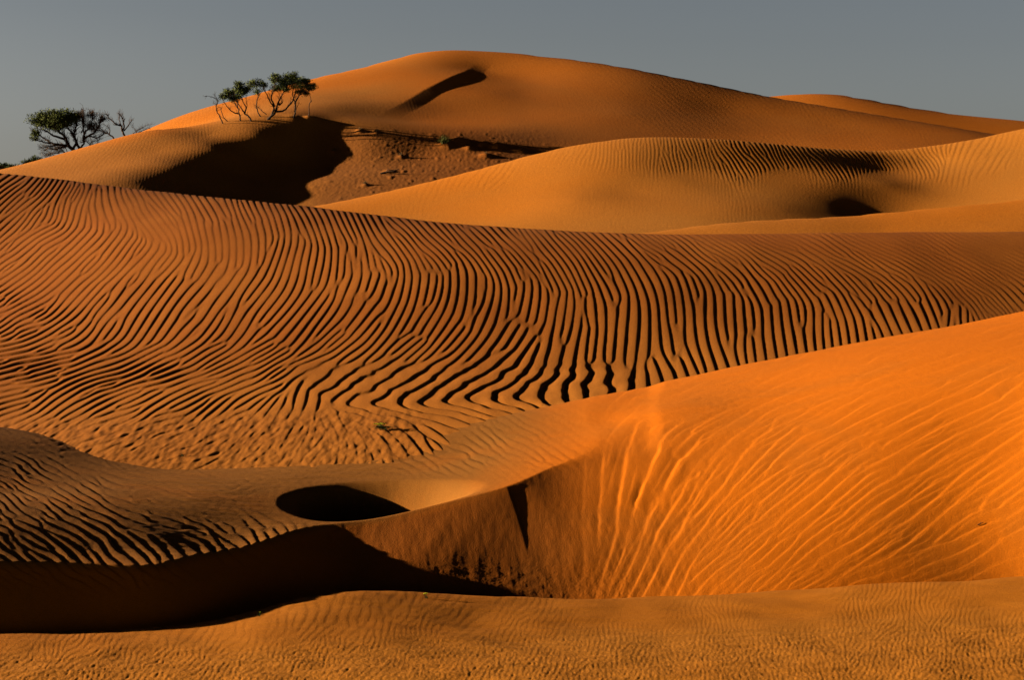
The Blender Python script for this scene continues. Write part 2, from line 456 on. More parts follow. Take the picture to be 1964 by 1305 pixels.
# --- sheet 3: the big rippled dune
crest3 = [(-900,300,66),(-400,300,65),(-150,318,64),(0,332,62),(100,341,61),(200,355,60),(300,367,59),(400,377,58),(500,387,57),(600,397,56),(700,410,55),(800,422,54),(900,432,54),(1000,438,53),
          (1100,444,53),(1200,449,52),(1300,450,52),(1400,450,52),(1600,448,52),(1800,447,52),(1964,446,52),(2300,445,52),(2900,445,52)]
in3 = [(-500,560,46),(-500,750,36),(0,450,52),(0,560,45),(0,700,37),(0,800,33),(200,450,50),(200,560,43.5),(200,700,36.5),(200,860,29.5),(400,450,48.5),(400,560,42.5),(400,700,36),(400,800,32),(400,890,28.5),
       (600,470,47),(600,560,42),(600,700,35.8),(600,800,31.5),(600,880,28.5),(800,480,46),(800,560,41.5),(800,700,35.6),(800,800,31.2),(1000,500,45),(1000,580,41),(1000,700,35.6),(1000,780,31.8),
       (1200,500,45.5),(1200,580,41),(1200,700,35.8),(1200,760,32.6),(1400,500,46),(1400,580,41.6),(1400,700,35.8),(1600,500,46.5),(1600,580,42),(1600,660,38),(1800,500,47),(1800,560,43.5),(1800,620,40),
       (1964,500,47.5),(1964,600,42),(2300,520,47),(2300,620,41),(2800,560,45),(2800,700,36),(0,950,27),(500,960,26.5),(1000,960,26),(1500,960,27),(2200,900,30),
       (1400,800,31),(1700,760,33),(2000,740,34)]
z3 = TPS(pts(*crest3) + behind(crest3, 2.5, .12) + behind(crest3, 10, 1.6) + pts(*in3), reg=4e-3)
r3 = [(0,350,55,12,1.2),(50,400,46,12),(100,380,38,12),(150,370,30,10,.9),(20,440,50,13),(120,405,10,15,.8),(180,350,0,18,.7),(200,400,-15,18,.6),(260,400,-35,16,.3),(300,380,-40,14,.4),(350,380,-35,14,.6),(400,400,-30,15,.8),
      (300,440,-40,14,.25),(380,450,-15,16,.5),(100,450,58,12),(50,500,54,13),(150,460,48,15),(200,500,45,14),(0,610,62,12,1.5),(250,470,40,15,.9),(150,560,45,16),(300,500,42,18,.7),(250,580,38,20),(350,560,38,22),
      (400,520,30,20,.6),(430,480,0,18,.5),(480,560,38,22,.9),(450,620,30,22),(50,640,70,12,1.5),(0,680,78,11,1.6),(100,650,62,14,1.3),(200,640,40,20),(200,680,66,15,1.3),(100,690,77,12,1.6),(300,640,30,24),(300,680,60,14),(400,680,60,14),
      (200,720,75,12,1.6),(50,720,78,12,1.6),(300,720,70,14,2),(400,730,68,12),(500,740,62,14,1.2),(30,760,70,14,1.4),(100,780,50,18,1.3),(150,800,60,16,1.2),(200,790,66,16,1.4),(60,800,70,14),(250,830,72,16,1.2),(250,770,70,12,1.1),(300,780,62,16,1.3),(350,760,65,14,1.2),(380,790,60,17,1.3),
      (300,840,70,17,1.1),(400,860,75,18,1.0),(400,830,55,18,1.1),(450,800,52,18,1.2),(500,820,40,20,1.1),(500,560,38,20,.8),(520,440,-15,16,.7),(500,410,-30,14,.9),(560,400,-35,14,.9),(600,430,-25,16,.9),(550,480,20,18,.8),(600,520,15,20),
      (600,600,38,20),(560,640,38,24),(520,680,62,13),(600,700,62,13),(650,660,55,15),(700,550,20,22),(700,620,35,22),(680,500,0,19),(700,440,-30,15),(760,480,-40,15),(800,430,-45,14),(850,480,-48,13),(800,550,10,20),
      (820,620,30,22),(900,430,-45,13,.8),(900,540,0,20),(900,600,18,24),(950,500,-40,15),(950,460,-45,14),(900,660,40,20),(800,670,50,16),(700,690,55,18),(850,700,55,20,1.1),
      (600,760,10,36,1.0),(620,735,48,26,1.0),(660,765,0,40,1.3),(700,735,50,28,1.1),(750,720,52,28,1.1),(700,795,-65,22,1.0),(780,795,-68,20,1.0),(770,768,0,44,1.5),(820,735,52,30,1.2),(850,768,0,46,1.5),(860,797,-68,20,1.0),
      (900,735,52,30,1.3),(950,768,-5,48,1.6),(950,700,50,28,1.2),(960,795,-60,24,1.1),(1000,765,0,46,1.6),(1000,720,45,32,1.4),(1050,760,0,48,1.6),(1100,740,5,48,1.7),(1150,740,0,48,1.7),(1200,740,-5,44,1.5),
      (1050,690,20,30,1.2),(1120,680,10,28,1.2),(1000,640,28,26),(1020,580,10,20),(1080,600,5,20),(1100,640,15,26),(1150,600,0,24),(1150,650,10,26),(1200,620,10,24),(1200,680,5,28,1.1),(1280,720,-15,30,1.3),(1300,650,-5,27,1.1),
      (1300,700,-18,28,1.2),(1250,600,0,24),(1350,600,-5,24),(1350,680,-18,28,1.1),(1400,640,-8,26),(1400,580,0,24),(1450,660,-10,26),
      (1000,450,-40,12,.8),(1050,500,-38,14),(1100,460,-50,12,.8),(1100,540,-30,16),(1200,480,-45,14),(1200,540,-25,20),(1250,460,-60,9,.5),(1300,500,-50,14,.9),(1300,550,-20,20),(1400,480,-60,10,.5),(1400,530,-45,15,.9),
      (1450,560,-25,22),(1500,500,-60,12,.7),(1500,460,-68,9,.3),(1550,540,-45,14),(1500,600,0,24),(1500,650,-5,26,1.1),(1550,620,0,22,1.1),(1600,580,-25,20),(1620,630,-8,22,1.1),(1650,560,-45,13),(1600,500,-60,11,.6),
      (1700,520,-58,12,.7),(1700,480,-68,9,.35),(1700,600,-20,24),(1750,560,-40,14,.8),(1760,600,-28,24),(1800,590,-20,22,.9),(1830,600,5,20,.8),(1800,520,-60,10,.5),(1850,570,-50,10,.6),(1900,540,-60,9,.5),(1900,590,-40,10,.6),
      (1900,480,-70,8,.15),(1950,560,-45,14,.6),(1950,500,-65,9,.3),(1964,450,-65,9,.05),(1700,450,-65,9,.1),(1400,452,-65,9,.2),
      (450,860,50,20,1.0),(600,850,40,20,1.0),(550,800,30,24,1.0),(640,820,-30,20,.9),(300,870,65,16,.9)]
def hook(gx, gy):
    wob = 9 * noise(gx / 60, gy / 22, 201) + 5 * noise(gx / 25, gy / 12, 202)
    yk = 768 + 5 * noise(gx / 70, gx * 0, 203) - .04 * (gx - 850)
    t = gy - yk
    g = np.where(t < 0, -1.55 * t, 2.9 * t) * np.tanh(np.abs(t) / 16)
    q = 1 - sstep(960, 1170, gx)
    ph = 2 * np.pi * (gx - g * q + wob) / 45.0
    m = sstep(600, 680, gx + 1.2 * (768 - gy)) * (1 - sstep(1150, 1260, gx)) * sstep(685, 715, gy) * (1 - sstep(800, 824, gy))
    return ph, m
R3 = rip(r3, -160, 2124, 310, 920, g=.2, base=.061, cap=.25, iters=5, seed=7, jit=5, lee=.17, guide=hook, st=1.6, along=1.25, jf=lambda a, b: 1 + 2.0 * sstep(740, 800, b) * (1 - sstep(560, 700, a)))
def zf3(x, y, f):
    z = z3(x, y) + .012 * noise(x / 1.6, y / 3, 23)
    if f:
        a, b = proj(x, y, z)
        ch = sstep(790, 830, b + .03 * a) * (1 - sstep(740, 860, a))
        z = z + R3(a, b) * y / F * (1 - .7 * ch + .6 * ch * noise(a / 22, b / 12, 25)) + ch * (.010 * noise(x / .22, y / .5, 26) + .006 * noise(x / .1, y / .3, 27))
    return z
dune("rippled_dune", zf3, 27.7, 76, M_RIP, step=1.15, tone=lambda a, b, X, Y, Z: .12 + .6 * sstep(600, 790, b + .08 * (a - 700)))

# --- sheet 4: foreground dune: wind-blown back (W), bowl face (S), pit
out4 = [(-900,700,29),(-400,775,29),(-200,805,30.6),(0,831,30.6),(100,846,30.2),(200,870,29.7),(250,881,29.3),(350,888,29.4),(450,886,29.4),(600,869,29.5),(700,851,29.8),(800,831,30.2),(900,815,30.5),(1000,797,30.8),
        (1100,778,31.2),(1200,757,31.6),(1300,735,32),(1400,712,32.4),(1500,691,32.8),(1600,671,33.3),(1700,651,33.8),(1850,624,34.5),(1964,600,35),(2200,560,36),(2900,480,38)]
w4 = [(-800,900,23.2),(-300,900,24),(0,900,26.4),(0,950,24.3),(0,1010,21.5),(100,950,24.3),(130,1080,20.5),(220,1000,22.8),(250,930,26),(300,1088,20.6),(300,1030,22.2),(400,960,24.8),(400,900,28.2),(450,1058,22.3),(500,1000,24.0),
      (570,1012,23.6),(570,930,26.4),(640,895,28),(700,999,24.2),(700,905,27.5),(760,960,25.4),(820,970,24.7),(820,900,27.4),(880,920,26.3),(900,860,28.8),(970,932,25.3),(1000,880,27),(1000,840,28.8),(1050,897,26.1),
      (1100,840,28.2),(1170,852,27.1),(1170,810,29.0)]
top4 = [(1250,850,26.9),(1250,780,28.9),(1340,820,27.3),(1450,780,28.0),(1450,850,26.2),(1700,780,26.7),(1964,780,25.8),(1700,700,28.6),(1964,700,27.2)]
f4 = [(1964,1140,22.4),(1964,1080,22.75),(1964,1000,23.25),(1964,920,23.9),(1964,850,24.8),(1964,780,25.8),(1964,700,27.6),(1964,640,30.6),(1700,1145,22.35),(1700,1080,22.9),(1700,1000,23.6),(1700,920,24.4),(1700,850,25.4),(1700,780,26.8),(1700,700,29.4),
      (1450,1150,22.4),(1450,1080,23.1),(1450,1000,24.0),(1450,920,25.0),(1450,850,26.3),(1450,780,28.3),(1450,735,30.2),(1250,1165,22.5),(1250,1080,23.4),(1250,1000,24.4),(1250,920,25.5),(1250,850,26.9),(1250,790,28.8),
      (1100,1165,22.55),(1100,1080,23.42),(1100,1000,24.5),(1100,920,25.7),(1000,1165,22.4),(1000,1080,23.37),(1000,1000,24.42),(850,1165,22.25),(850,1080,23.1),(850,1010,24.05),(760,1100,22.7),
      (2300,1100,21.6),(2300,900,22.6),(2300,700,25.5),(2300,620,29),(2900,1000,20),(2900,700,24)]
def lower(l, dy, dz):
    o = []
    for q in l:
        x, y, z = P(*q)
        o.append((x, y + dy, z - dz))
    return o
zW = TPS(pts(*out4) + behind(out4, 1.5, .12) + behind(out4, 5, 1.1) + pts(*w4) + pts(*top4) +
         [(-2.4, 22.3, .62), (-1.2, 22.8, .66), (-.2, 23.3, .75), (.6, 23.8, .85), (-3.6, 20, .7), (-5, 18.5, .7), (0, 20, .7), (5, 20, .8), (3, 23, .9)], reg=2e-3)
# bowl face: sloping sand in front of the brink, left part turned away from the sun
s4 = [(-400,1010,19.9),(-100,1010,20.15),(30,1045,20.35),(130,1080,20.5),(300,1088,20.6),(450,1058,22.3),(570,1012,23.6),(700,999,24.1),(820,970,24.62),(970,932,25.2),(1050,897,26.1),(1170,852,27.1)]
foot = [(-400,18.2,-.75),(0,18.9,-.62),(300,19.6,-.6),(450,20.6,-.55),(600,21.6,-.45)]
sp = pts(*s4)
for px, d, z in foot:
    sp.append(((px - CX) / F * d, d, z))
    sp.append(((px - CX) / F * (d - 2.5), d - 2.5, z - .25))
sp += [(x, 18.0, -.9) for x in (-1, 2, 5, 8)]
sp += lower(s4[:-2], 2.5, -.9) + lower(s4[-2:-1], 2, -.35) + lower(s4[-1:], 2, -.06)         # carried on above the brink, where it is not used
_or = [q for q in out4 if q[0] >= 1300]
sp += pts(*f4) + pts(*_or) + behind(_or, 1.5, .12) + behind(_or, 5, 1.1)
zS = TPS(sp, reg=2e-3)
PIT = P(705, 1000, 25.1)
R4 = rip([(0,850,-80,12,.3),(0,900,-70,13,.6),(60,930,-66,14,.8),(0,980,-62,16,.9),(100,1000,-60,17,1.0),(60,1040,-55,19,1.1),(150,1060,-52,22,1.3),(200,950,-66,16,.6),(150,900,-75,14,.35),(220,1010,-60,20,1.2),(300,1060,-50,24,1.3),
          (400,1060,-48,26,1.2),(500,1040,-45,26,1.0),(560,1030,-40,24,.8),(300,930,-84,13,.35),(400,900,-88,12,.3),(400,980,-80,15,.5),(330,1010,-70,18,.8),(500,940,-86,13,.5),(500,900,-90,12,.4),(560,960,-70,14,.9),(620,890,-92,11,.5),
          (700,880,-96,11,.5),(700,915,-90,10,.7),(760,860,-86,12,.25),(800,900,-70,14,.9),(860,910,-66,15,1.1),(900,880,-64,16,1.0),(930,850,-60,17,.7),(960,900,-66,14,.3),(1020,840,-60,16,.4),(1050,800,-75,16,.15),
          (700,840,-85,14,.1),(850,830,-85,14,.1),(1200,800,-80,16,.1),(1300,760,-80,14,.1),(600,870,-90,14,.2),(450,1020,-60,20,.9),(680,1040,-40,16,.7),(800,1050,-30,16,.1),(970,1050,-20,18,.05)],
         -100, 1400, 740, 1180, g=.22, base=.062, cap=.13, iters=2, seed=41, jit=16, lee=.3, along=.8, lsc=.85)
c5 = [
          (1000,980,-178,46,.6),(1080,950,-176,52,1.2),(1150,900,-172,50,1.4),(1200,900,-168,52,2.0),(1100,1050,-176,44,1.0),(1200,1000,-170,46,1.4),(1250,950,-160,52,2.8),(1300,900,-150,50,3.0),(1330,860,-140,46,2.6),(1250,1080,-155,30,1.2),
          (1300,1000,-145,40,1.8),(1400,900,-138,36,2.2),(1400,820,-120,32,1.4),(1400,1000,-138,26,1.5),(1400,1080,-132,20,1.0),(1500,1050,-132,24,1.3),(1500,950,-132,28,1.9),(1500,850,-126,28,2.0),(1500,770,-112,20,1.0),
          (1400,750,-105,16,.7),(1300,780,-106,18,.6),(1600,900,-128,30,2.2),(1600,1000,-128,28,2.0),(1600,800,-118,28,1.8),(1600,1090,-122,26,1.2),(1700,950,-128,32,2.4),(1700,850,-118,30,2.2),(1700,1040,-125,32,2.0),
          (1700,740,-110,24,1.4),(1700,1100,-112,26,.9),(1800,700,-108,24,1.3),(1800,800,-116,30,2.2),(1800,900,-124,34,2.4),(1800,1000,-128,38,2.4),(1800,1080,-115,32,1.4),(1900,750,-116,28,2.0),(1900,850,-120,34,2.4),
          (1900,950,-126,38,2.6),(1900,1040,-120,38,2.0),(1964,650,-108,24,1.0),(1964,900,-124,38,2.4),(1964,1000,-122,38,2.2),(1964,1090,-105,34,.7),(1600,720,-104,18,.7),(1850,640,-104,20,.6)]
R5 = Ripples(960, 2124, 560, 1190, c5, st=2.0, iters=2, seed=61, jit=7, lee=.2, along=1.7, lsc=.85)
R5b = Ripples(960, 2124, 560, 1190, [(a, b, an + 4, max(la * .45, 11), h * .33) for a, b, an, la, h in c5], st=2.0, iters=2, seed=62, jit=10, lee=.3, along=1.6, lsc=.9)
def zf4(x, y, f):
    W = zW(x, y)
    # the pit behind the brink
    px_, py_ = proj(x, y, W)
    dx = x - PIT[0]; dx = np.where(dx < 0, dx / 1.55, dx / 2.0); dy = (y - PIT[1] - .25) / 1.45
    r = np.sqrt(dx * dx + dy * dy) + .02 * noise(x * 1.3, y * 1.3, 55)
    pit = .98 * (1 - sstep(.15, 1.0, r))
    S = zS(x, y)
    az_ = CX + F * x / y
    pit = pit * sstep(.0, .30, S - W)
    W = W + 2.0 * sstep(1240, 1480, az_)
    z = smin(W - pit, S, .012 + .16 * sstep(1060, 1260, az_))
    if f:
        a, b = proj(x, y, z)
        isS = sstep(-.02, .10, W - pit - S)
        z = z + R4(a, b) * y / F * (.55 + .45 * np.maximum(1 - sstep(120, 330, a), sstep(985, 1030, b)) + .4 * noise(a / 70, b / 30, 66)) * (1 - .9 * np.maximum(isS * sstep(560, 680, a), sstep(.10, .35, W - pit - S))) * (1 - sstep(1100, 1250, a)) * (.04 + .96 * sstep(.95, 1.7, r)) * (1 - sstep(580, 640, a) * (1 - sstep(880, 980, a)) * sstep(930, 950, b))
        z = z + (.012 * noise(x / 1.1 + y, y / .15, 77) + .004 * noise(x / .5, y / .07, 78)) * (1 - isS) * sstep(120, 300, a) * (1 - sstep(700, 1000, a)) * sstep(.95, 1.3, r)
        rr = R5b(a, b) * (.6 + .9 * noise(a / 80, b / 60, 63)) + R5(a, b) * (.62 + .38 * (1 - sstep(1290, 1400, a))) * (1 + .6 * noise(a / 90, b / 60, 64))
        z = z + rr * y / F * sstep(1060, 1200, a) * np.maximum(isS, sstep(1130, 1260, a))
        # low step in the slip face beside the scarp
        ln = 970 + (b - 930) * .42 - .0009 * (b - 930)**2
        z = z - .020 * sstep(0, 5, a - ln) * (1 - sstep(8, 60, a - ln)) * sstep(925, 938, b) * (1 - sstep(960, 1090, b)) * isS
        # crumbly foot of the slip face
        m = sstep(1040, 1120, b) * sstep(640, 740, a) * (1 - sstep(1150, 1350, a)) * isS
        z = z + m * (.003 * noise(x / .13, y / .12, 71) + .0035 * np.abs(noise(x / .06, y / .06, 72)))
        m2 = sstep(960, 1010, b) * sstep(580, 660, a) * (1 - sstep(1300, 1420, a)) * isS
        z = z + m2 * (.001 * noise(x / .06 + y * 2, y / .4, 73) + .003 * noise(x / .2, y / .6, 74))
        z = z + .0012 * noise(x / .10, y / .2, 75)
    return z
def tone4(a, b, X, Y, Z):
    W = zW(X, Y) - zS(X, Y)
    wind = 1 - sstep(-.05, .12, W)
    return 1.15 * wind * (1 - sstep(820, 1150, a + .5 * (b - 900))) + .05
dune("foreground_dune", zf4, 18.2, 42, M_FORE, step=1.15, tone=tone4, shade_tint=lambda a, b: .6 * sstep(600, 700, a) * (1 - sstep(980, 1220, a)) * sstep(0, 22, b - np.interp(a, [570, 700, 820, 970, 1050, 1170], [1012, 999, 970, 932, 897, 852])), hid=.7, nf=900)  # slip face below the brink darkened in colour to imitate grazing light

# --- sheet 5: nearly flat sand in front
lip = [(-900,1228,18.4),(-300,1226,18.7),(0,1225,18.9),(200,1222,19.1),(300,1216,19.3),(400,1205,19.5),(470,1190,19.8),(530,1170,20.2),(600,1150,20.7),(660,1142,21),(800,1145,21.3),(1000,1152,21.7),(1250,1153,21.9),(1400,1148,21.9),
       (1500,1141,22),(1700,1126,22.1),(1964,1112,22.2),(2400,1095,22.2),(2900,1080,22.2)]
pl = [(-900,1320,17.0),(-300,1320,17.2),(0,1310,17.4),(0,1245,18.5),(400,1310,17.4),(400,1240,18.7),(700,1310,17.4),(600,1200,19.4),(650,1175,20.1),(900,1200,20.0),(1000,1310,17.4),(1200,1210,20.0),(1400,1310,17.5),(1500,1200,20.2),(1700,1310,17.5),(1700,1190,20.4),
      (1964,1310,17.5),(1964,1190,20.3),(2900,1310,17.5),(0,1500,14.8),(1000,1500,14.8),(1964,1500,15),(2900,1500,15),(-900,1500,14.6)]
z5 = TPS(pts(*lip) + behind(lip, .5, .06) + behind(lip, 2.0, .85) + behind(lip, 4.0, 1.7) + pts(*pl), reg=2e-3)
R6 = rip([(0,1240,55,12,.7),(0,1290,50,13),(200,1270,50,14),(300,1250,55,13,.9),(400,1290,45,15),(600,1250,40,13,.8),(700,1290,40,14),(800,1240,35,12,.5),(1000,1230,30,13,.6),(1000,1290,30,14),(1200,1220,20,12,.7),(1200,1280,10,14),
          (1400,1200,0,12,.7),(1500,1260,-10,13,1.1),(1700,1200,10,12,1),(1800,1270,20,13,1.1),(1964,1210,0,12,.9),(1900,1290,-20,14,1),
          (500,1180,30,24,.3),(700,1170,20,26,.35),(600,1160,10,30,.5),(900,1175,60,22,.25),(1200,1170,60,16,.1),(1500,1165,50,16,.1),(1964,1140,50,16,.08),(300,1225,30,30,.3),(0,1228,40,20,.2)],
         -100, 2064, 1090, 1330, g=.32, base=.028, cap=.05, iters=2, seed=81, jit=45, lee=.35, along=.4)
def zf5(x, y, f):
    z = z5(x, y) + .014 * noise(x / .9, y / .5, 90)
    if f:
        a, b = proj(x, y, z)
        z = z + R6(a, b) * y / F
        m = sstep(1200, 1260, b + .03 * (a - 900))
        # long shallow wind scrapes
        z = z + (.010 * noise(x / .8 + .3 * y, y / .12, 91) + .008 * np.minimum(noise(x / .35, y / .07, 92), .1)) * (.5 + .5 * m)
        z = z + .002 * noise(x / .07, y / .09, 93) * m - .010 * np.maximum(noise(x / .05, y / .07, 94) - .35, 0) * m * (.3 + sstep(-.1, .5, noise(x / .8, y / .3, 97))) + .010 * np.maximum(noise(x / .5 + y, y / .05, 96) - .25, 0) * m + .002 * noise(x / .03, y / .05, 95) * m
    return z
dune("flat_sand", zf5, 14.2, 26.5, M_PLAIN, step=1.3, tone=lambda a, b, X, Y, Z: .1 + .8 * sstep(1190, 1255, b + .04 * (a - 900) + 10 * noise(a / 60, b / 9, 7)))

# --- ground to the horizon
def zfg(x, y, f):
    return -2.5 + 1.2 * noise(x / 90, y / 120, 99) + .6 * noise(x / 30, y / 40, 98)
g_az = np.linspace(-2.2, 2.2, 160); g_d = np.geomspace(2.0, 12000, 160)
gx = g_az[None, :] * g_d[:, None]; gy = np.repeat(g_d[:, None], 160, 1)
gz = np.where(gy < 30, -3.2, zfg(gx, gy, 0))
ii = np.arange(160 * 160).reshape(160, 160)
gf = np.stack([ii[:-1, :-1], ii[:-1, 1:], ii[1:, 1:], ii[1:, :-1]], -1).reshape(-1, 4)
g_o = linkmesh("desert_ground", np.stack([gx, gy, gz], -1).reshape(-1, 3), gf, M_PLAIN)
g_o['kind'] = 'structure'

# ------------------------------------------------------------------ plants
def plain_mat(name, c1, c2, scale=30, rough=.9):
    m, n, b = mat_new(name)
    tc = n.nodes.new("ShaderNodeTexCoord"); t = n.nodes.new("ShaderNodeTexNoise"); t.inputs['Scale'].default_value = scale
    t.inputs['Detail'].default_value = 4
    r = n.nodes.new("ShaderNodeValToRGB"); r.color_ramp.elements[0].position = .38; r.color_ramp.elements[1].position = .62
    r.color_ramp.elements[0].color = (*c1, 1); r.color_ramp.elements[1].color = (*c2, 1)
    n.links.new(tc.outputs['Object'], t.inputs['Vector']); n.links.new(t.outputs[0], r.inputs[0]); n.links.new(r.outputs[0], b.inputs['Base Color'])
    b.inputs['Roughness'].default_value = rough
    return m
M_BARK = plain_mat("bark", (.045, .028, .016), (.10, .06, .035), 9)
M_DEAD = plain_mat("dead_wood", (.07, .035, .018), (.15, .08, .04), 9)
M_LEAF = plain_mat("acacia_leaf", (.075, .092, .018), (.19, .205, .045), 3)
M_BUSH = plain_mat("bush_leaf", (.05, .065, .018), (.10, .12, .03), 2)
M_DRY = plain_mat("dry_leaf", (.12, .065, .024), (.21, .12, .045), 3)
M_GRASS = plain_mat("grass_blade", (.16, .15, .03), (.34, .30, .07), 5)
M_PLANT = plain_mat("plant_green", (.02, .035, .01), (.05, .075, .015), 20)
M_YEL = plain_mat("yellow_petal", (.80, .72, .02), (.95, .88, .05), 40)

class MB:
    def __init__(s): s.v = []; s.f = []
    def tube(s, pts_, rads, n=5):
        b0 = len(s.v)
        pts_ = [Vector(p) for p in pts_]
        for i, p in enumerate(pts_):
            d = (pts_[min(i + 1, len(pts_) - 1)] - pts_[max(i - 1, 0)]).normalized()
            u = d.cross(Vector((.3, 1, .2))).normalized(); v = d.cross(u)
            for k in range(n):
                a = 2 * math.pi * k / n
                s.v.append(tuple(p + (u * math.cos(a) + v * math.sin(a)) * rads[i]))
        for i in range(len(pts_) - 1):
            for k in range(n):
                a = b0 + i * n + k; b = b0 + i * n + (k + 1) % n
                s.f.append((a, b, b + n, a + n))
    def leaf(s, p, d, L_, W_, rng):
        d = Vector(d).normalized(); u = d.cross(Vector((rng.gauss(0, 1), rng.gauss(0, 1), rng.gauss(0, 1)))).normalized() * W_
        b = len(s.v); p = Vector(p)
        for q in (p, p + d * L_ * .5 + u, p + d * L_, p + d * L_ * .5 - u): s.v.append(tuple(q))
        s.f.append((b, b + 1, b + 2, b + 3))
    def build(s, name, mat, parent=None, smooth=True, org=None):
        v = np.array(s.v)
        if org is not None: v = v - np.array(org)
        return linkmesh(name, v, s.f, mat, parent, smooth)

def smooth_line(p, sub=4):
    p = [Vector(q) for q in p]
    o = []
    for i in range(len(p) - 1):
        a = p[max(i - 1, 0)]; b = p[i]; c = p[i + 1]; d = p[min(i + 2, len(p) - 1)]
        for k in range(sub):
            t = k / sub
            o.append(0.5 * ((2 * b) + (c - a) * t + (2 * a - 5 * b + 4 * c - d) * t * t + (3 * b - a - 3 * c + d) * t**3))
    o.append(p[-1])
    return o

def tag(o, label, cat, group=None, kind=None):
    o['label'] = label; o['category'] = cat
    if group: o['group'] = group
    if kind: o['kind'] = kind
    return o
def root(name, loc, label, cat, group=None):
    o = bpy.data.objects.new(name, None); COL.objects.link(o); o.location = loc
    o.empty_display_size = .3
    return tag(o, label, cat, group)

def scatter_leaves(mb, ells, cnt, size, rng, tw=None):
    """leaf clumps spread inside ellipsoids (cx, cy, cz, rx, ry, rz)"""
    tot = sum(e_[3] * e_[5] for e_ in ells)
    for (x, y, z, rx, ry, rz) in ells:
        n = max(3, int(cnt * rx * rz / tot / 20))
        for _ in range(n):
            while True:
                a, b, c = (rng.gauss(0, .58) for _ in range(3))
                q = a * a + b * b + c * c
                if q < 1.7: break
            ctr = Vector((x + a * rx, y + b * ry, z + c * rz))
            cr = rng.uniform(.14, .30) * min(rx, rz, .9) + .09
            if tw is not None and rng.random() < .6:
                tw.tube([ctr - Vector((a * rx * .5, b * ry * .5, c * rz * .2 + rz * .35)), ctr - Vector((0, 0, cr * .5)), ctr + Vector((a * .1, b * .1, .1))], [.014, .010, .005], 3)
            for _ in range(rng.randint(12, 26)):
                o = Vector((rng.gauss(0, 1), rng.gauss(0, 1), rng.gauss(0, .7))) * cr * .62
                d = o + Vector((0, 0, cr * .9)) + Vector((rng.gauss(0, 1), rng.gauss(0, 1), rng.gauss(0, 1))) * cr * .4
                mb.leaf(ctr + o, d, rng.uniform(.7, 1.3) * size, rng.uniform(.16, .3) * size, rng)

def tree(name, label, cat, group, base, limbs, crown, cv, back=0, seed=1, leafs=2500, lsize=.13, mat=None, lmat=None, r0=.10, twigs=1, tl=.55, dry=0):
    """limbs/crown are given in one sheet of measurements (cv turns them into photo pixels); every limb gets its own depth"""
    rng = random.Random(seed)
    bx, by = cv(*base)
    X, Y, Z = hit(zf1, bx, by, 105, 200)
    sink = .35
    if back:
        u_ = (Y + back) / Y; zl = HC + (Z - HC) * u_
        X, Y = X * u_, Y + back
        zg = float(zf1(np.array(X), np.array(Y), False))
        sink = max(.35, zl - zg + .2); Z = zl
    t = root(name, (X, Y, Z), label, cat, group)
    mpp = Y / F
    def W(x, y, dy):
        a, b = cv(x, y)
        return Vector(((a - bx) * mpp, dy, (by - b) * mpp))
    tr = MB(); lf = MB()
    ends = []
    for li, lm in enumerate(limbs):
        r_ = r0 * 1.3 * (1 if li == 0 else .72) * (lm[0] if not isinstance(lm[0], tuple) else 1)
        lp = [q for q in lm if isinstance(q, tuple)]
        dy0 = rng.uniform(-.9, .9) if li else rng.uniform(-.3, .3)
        n = len(lp)
        p3 = []
        start0 = abs(lp[0][0] - base[0]) < 30 and abs(lp[0][1] - base[1]) < 30
        for i, q in enumerate(lp):
            k = i / (n - 1)
            p3.append(W(q[0], q[1], dy0 * k + rng.gauss(0, .05)))
        if start0: p3.insert(0, p3[0] - Vector((0, 0, sink)))
        sm = smooth_line(p3, 4)
        m = len(sm)
        sm = [q + Vector((rng.gauss(0, .018), rng.gauss(0, .03), rng.gauss(0, .018))) if 0 < i < m - 1 else q for i, q in enumerate(sm)]
        tr.tube(sm, [r_ * (1 - .78 * i / (m - 1)) for i in range(m)], 6)
        # side twigs, forking twice
        for _ in range(int(twigs * (4 + m * .7))):
            i = rng.randint(max(1, m // 3), m - 1)
            p = sm[i]; dd = (sm[min(i + 1, m - 1)] - sm[i - 1]).normalized()
            for gen in range(2):
                L_ = tl * rng.uniform(.45, 1.1) * (.6 if gen else 1)
                dd = (dd + Vector((rng.gauss(0, .65), rng.gauss(0, .65), rng.gauss(.25, .5)))).normalized()
                q1 = p + dd * L_ * .5 + Vector((rng.gauss(0, .05), rng.gauss(0, .05), rng.gauss(0, .05)))
                q2 = p + dd * L_ + Vector((0, 0, rng.uniform(0, .12)))
                rr = r_ * (.24 if gen == 0 else .13)
                tr.tube([p, q1, q2], [rr, rr * .75, rr * .35], 4)
                ends.append(q2)
                p = q1 if rng.random() < .5 else q2
    if crown:
        el = []
        for (x, y, rx, ry) in crown:
            c = W(x, y, rng.uniform(-.5, .5)); a0 = cv(0, 0); a1 = cv(rx, ry)
            RX = (a1[0] - a0[0]) * mpp * 1.2; RZ = (a1[1] - a0[1]) * mpp * 1.2
            el.append((c.x, c.y, c.z, RX, max(RX, .4) * rng.uniform(.8, 1.1), RZ))
        scatter_leaves(lf, el, leafs * 1.6, lsize, rng, tr)
        cr_ = lf.build("crown", lmat or M_LEAF, t, smooth=False)
    tr.build("trunk", mat or M_BARK, t)
    return t

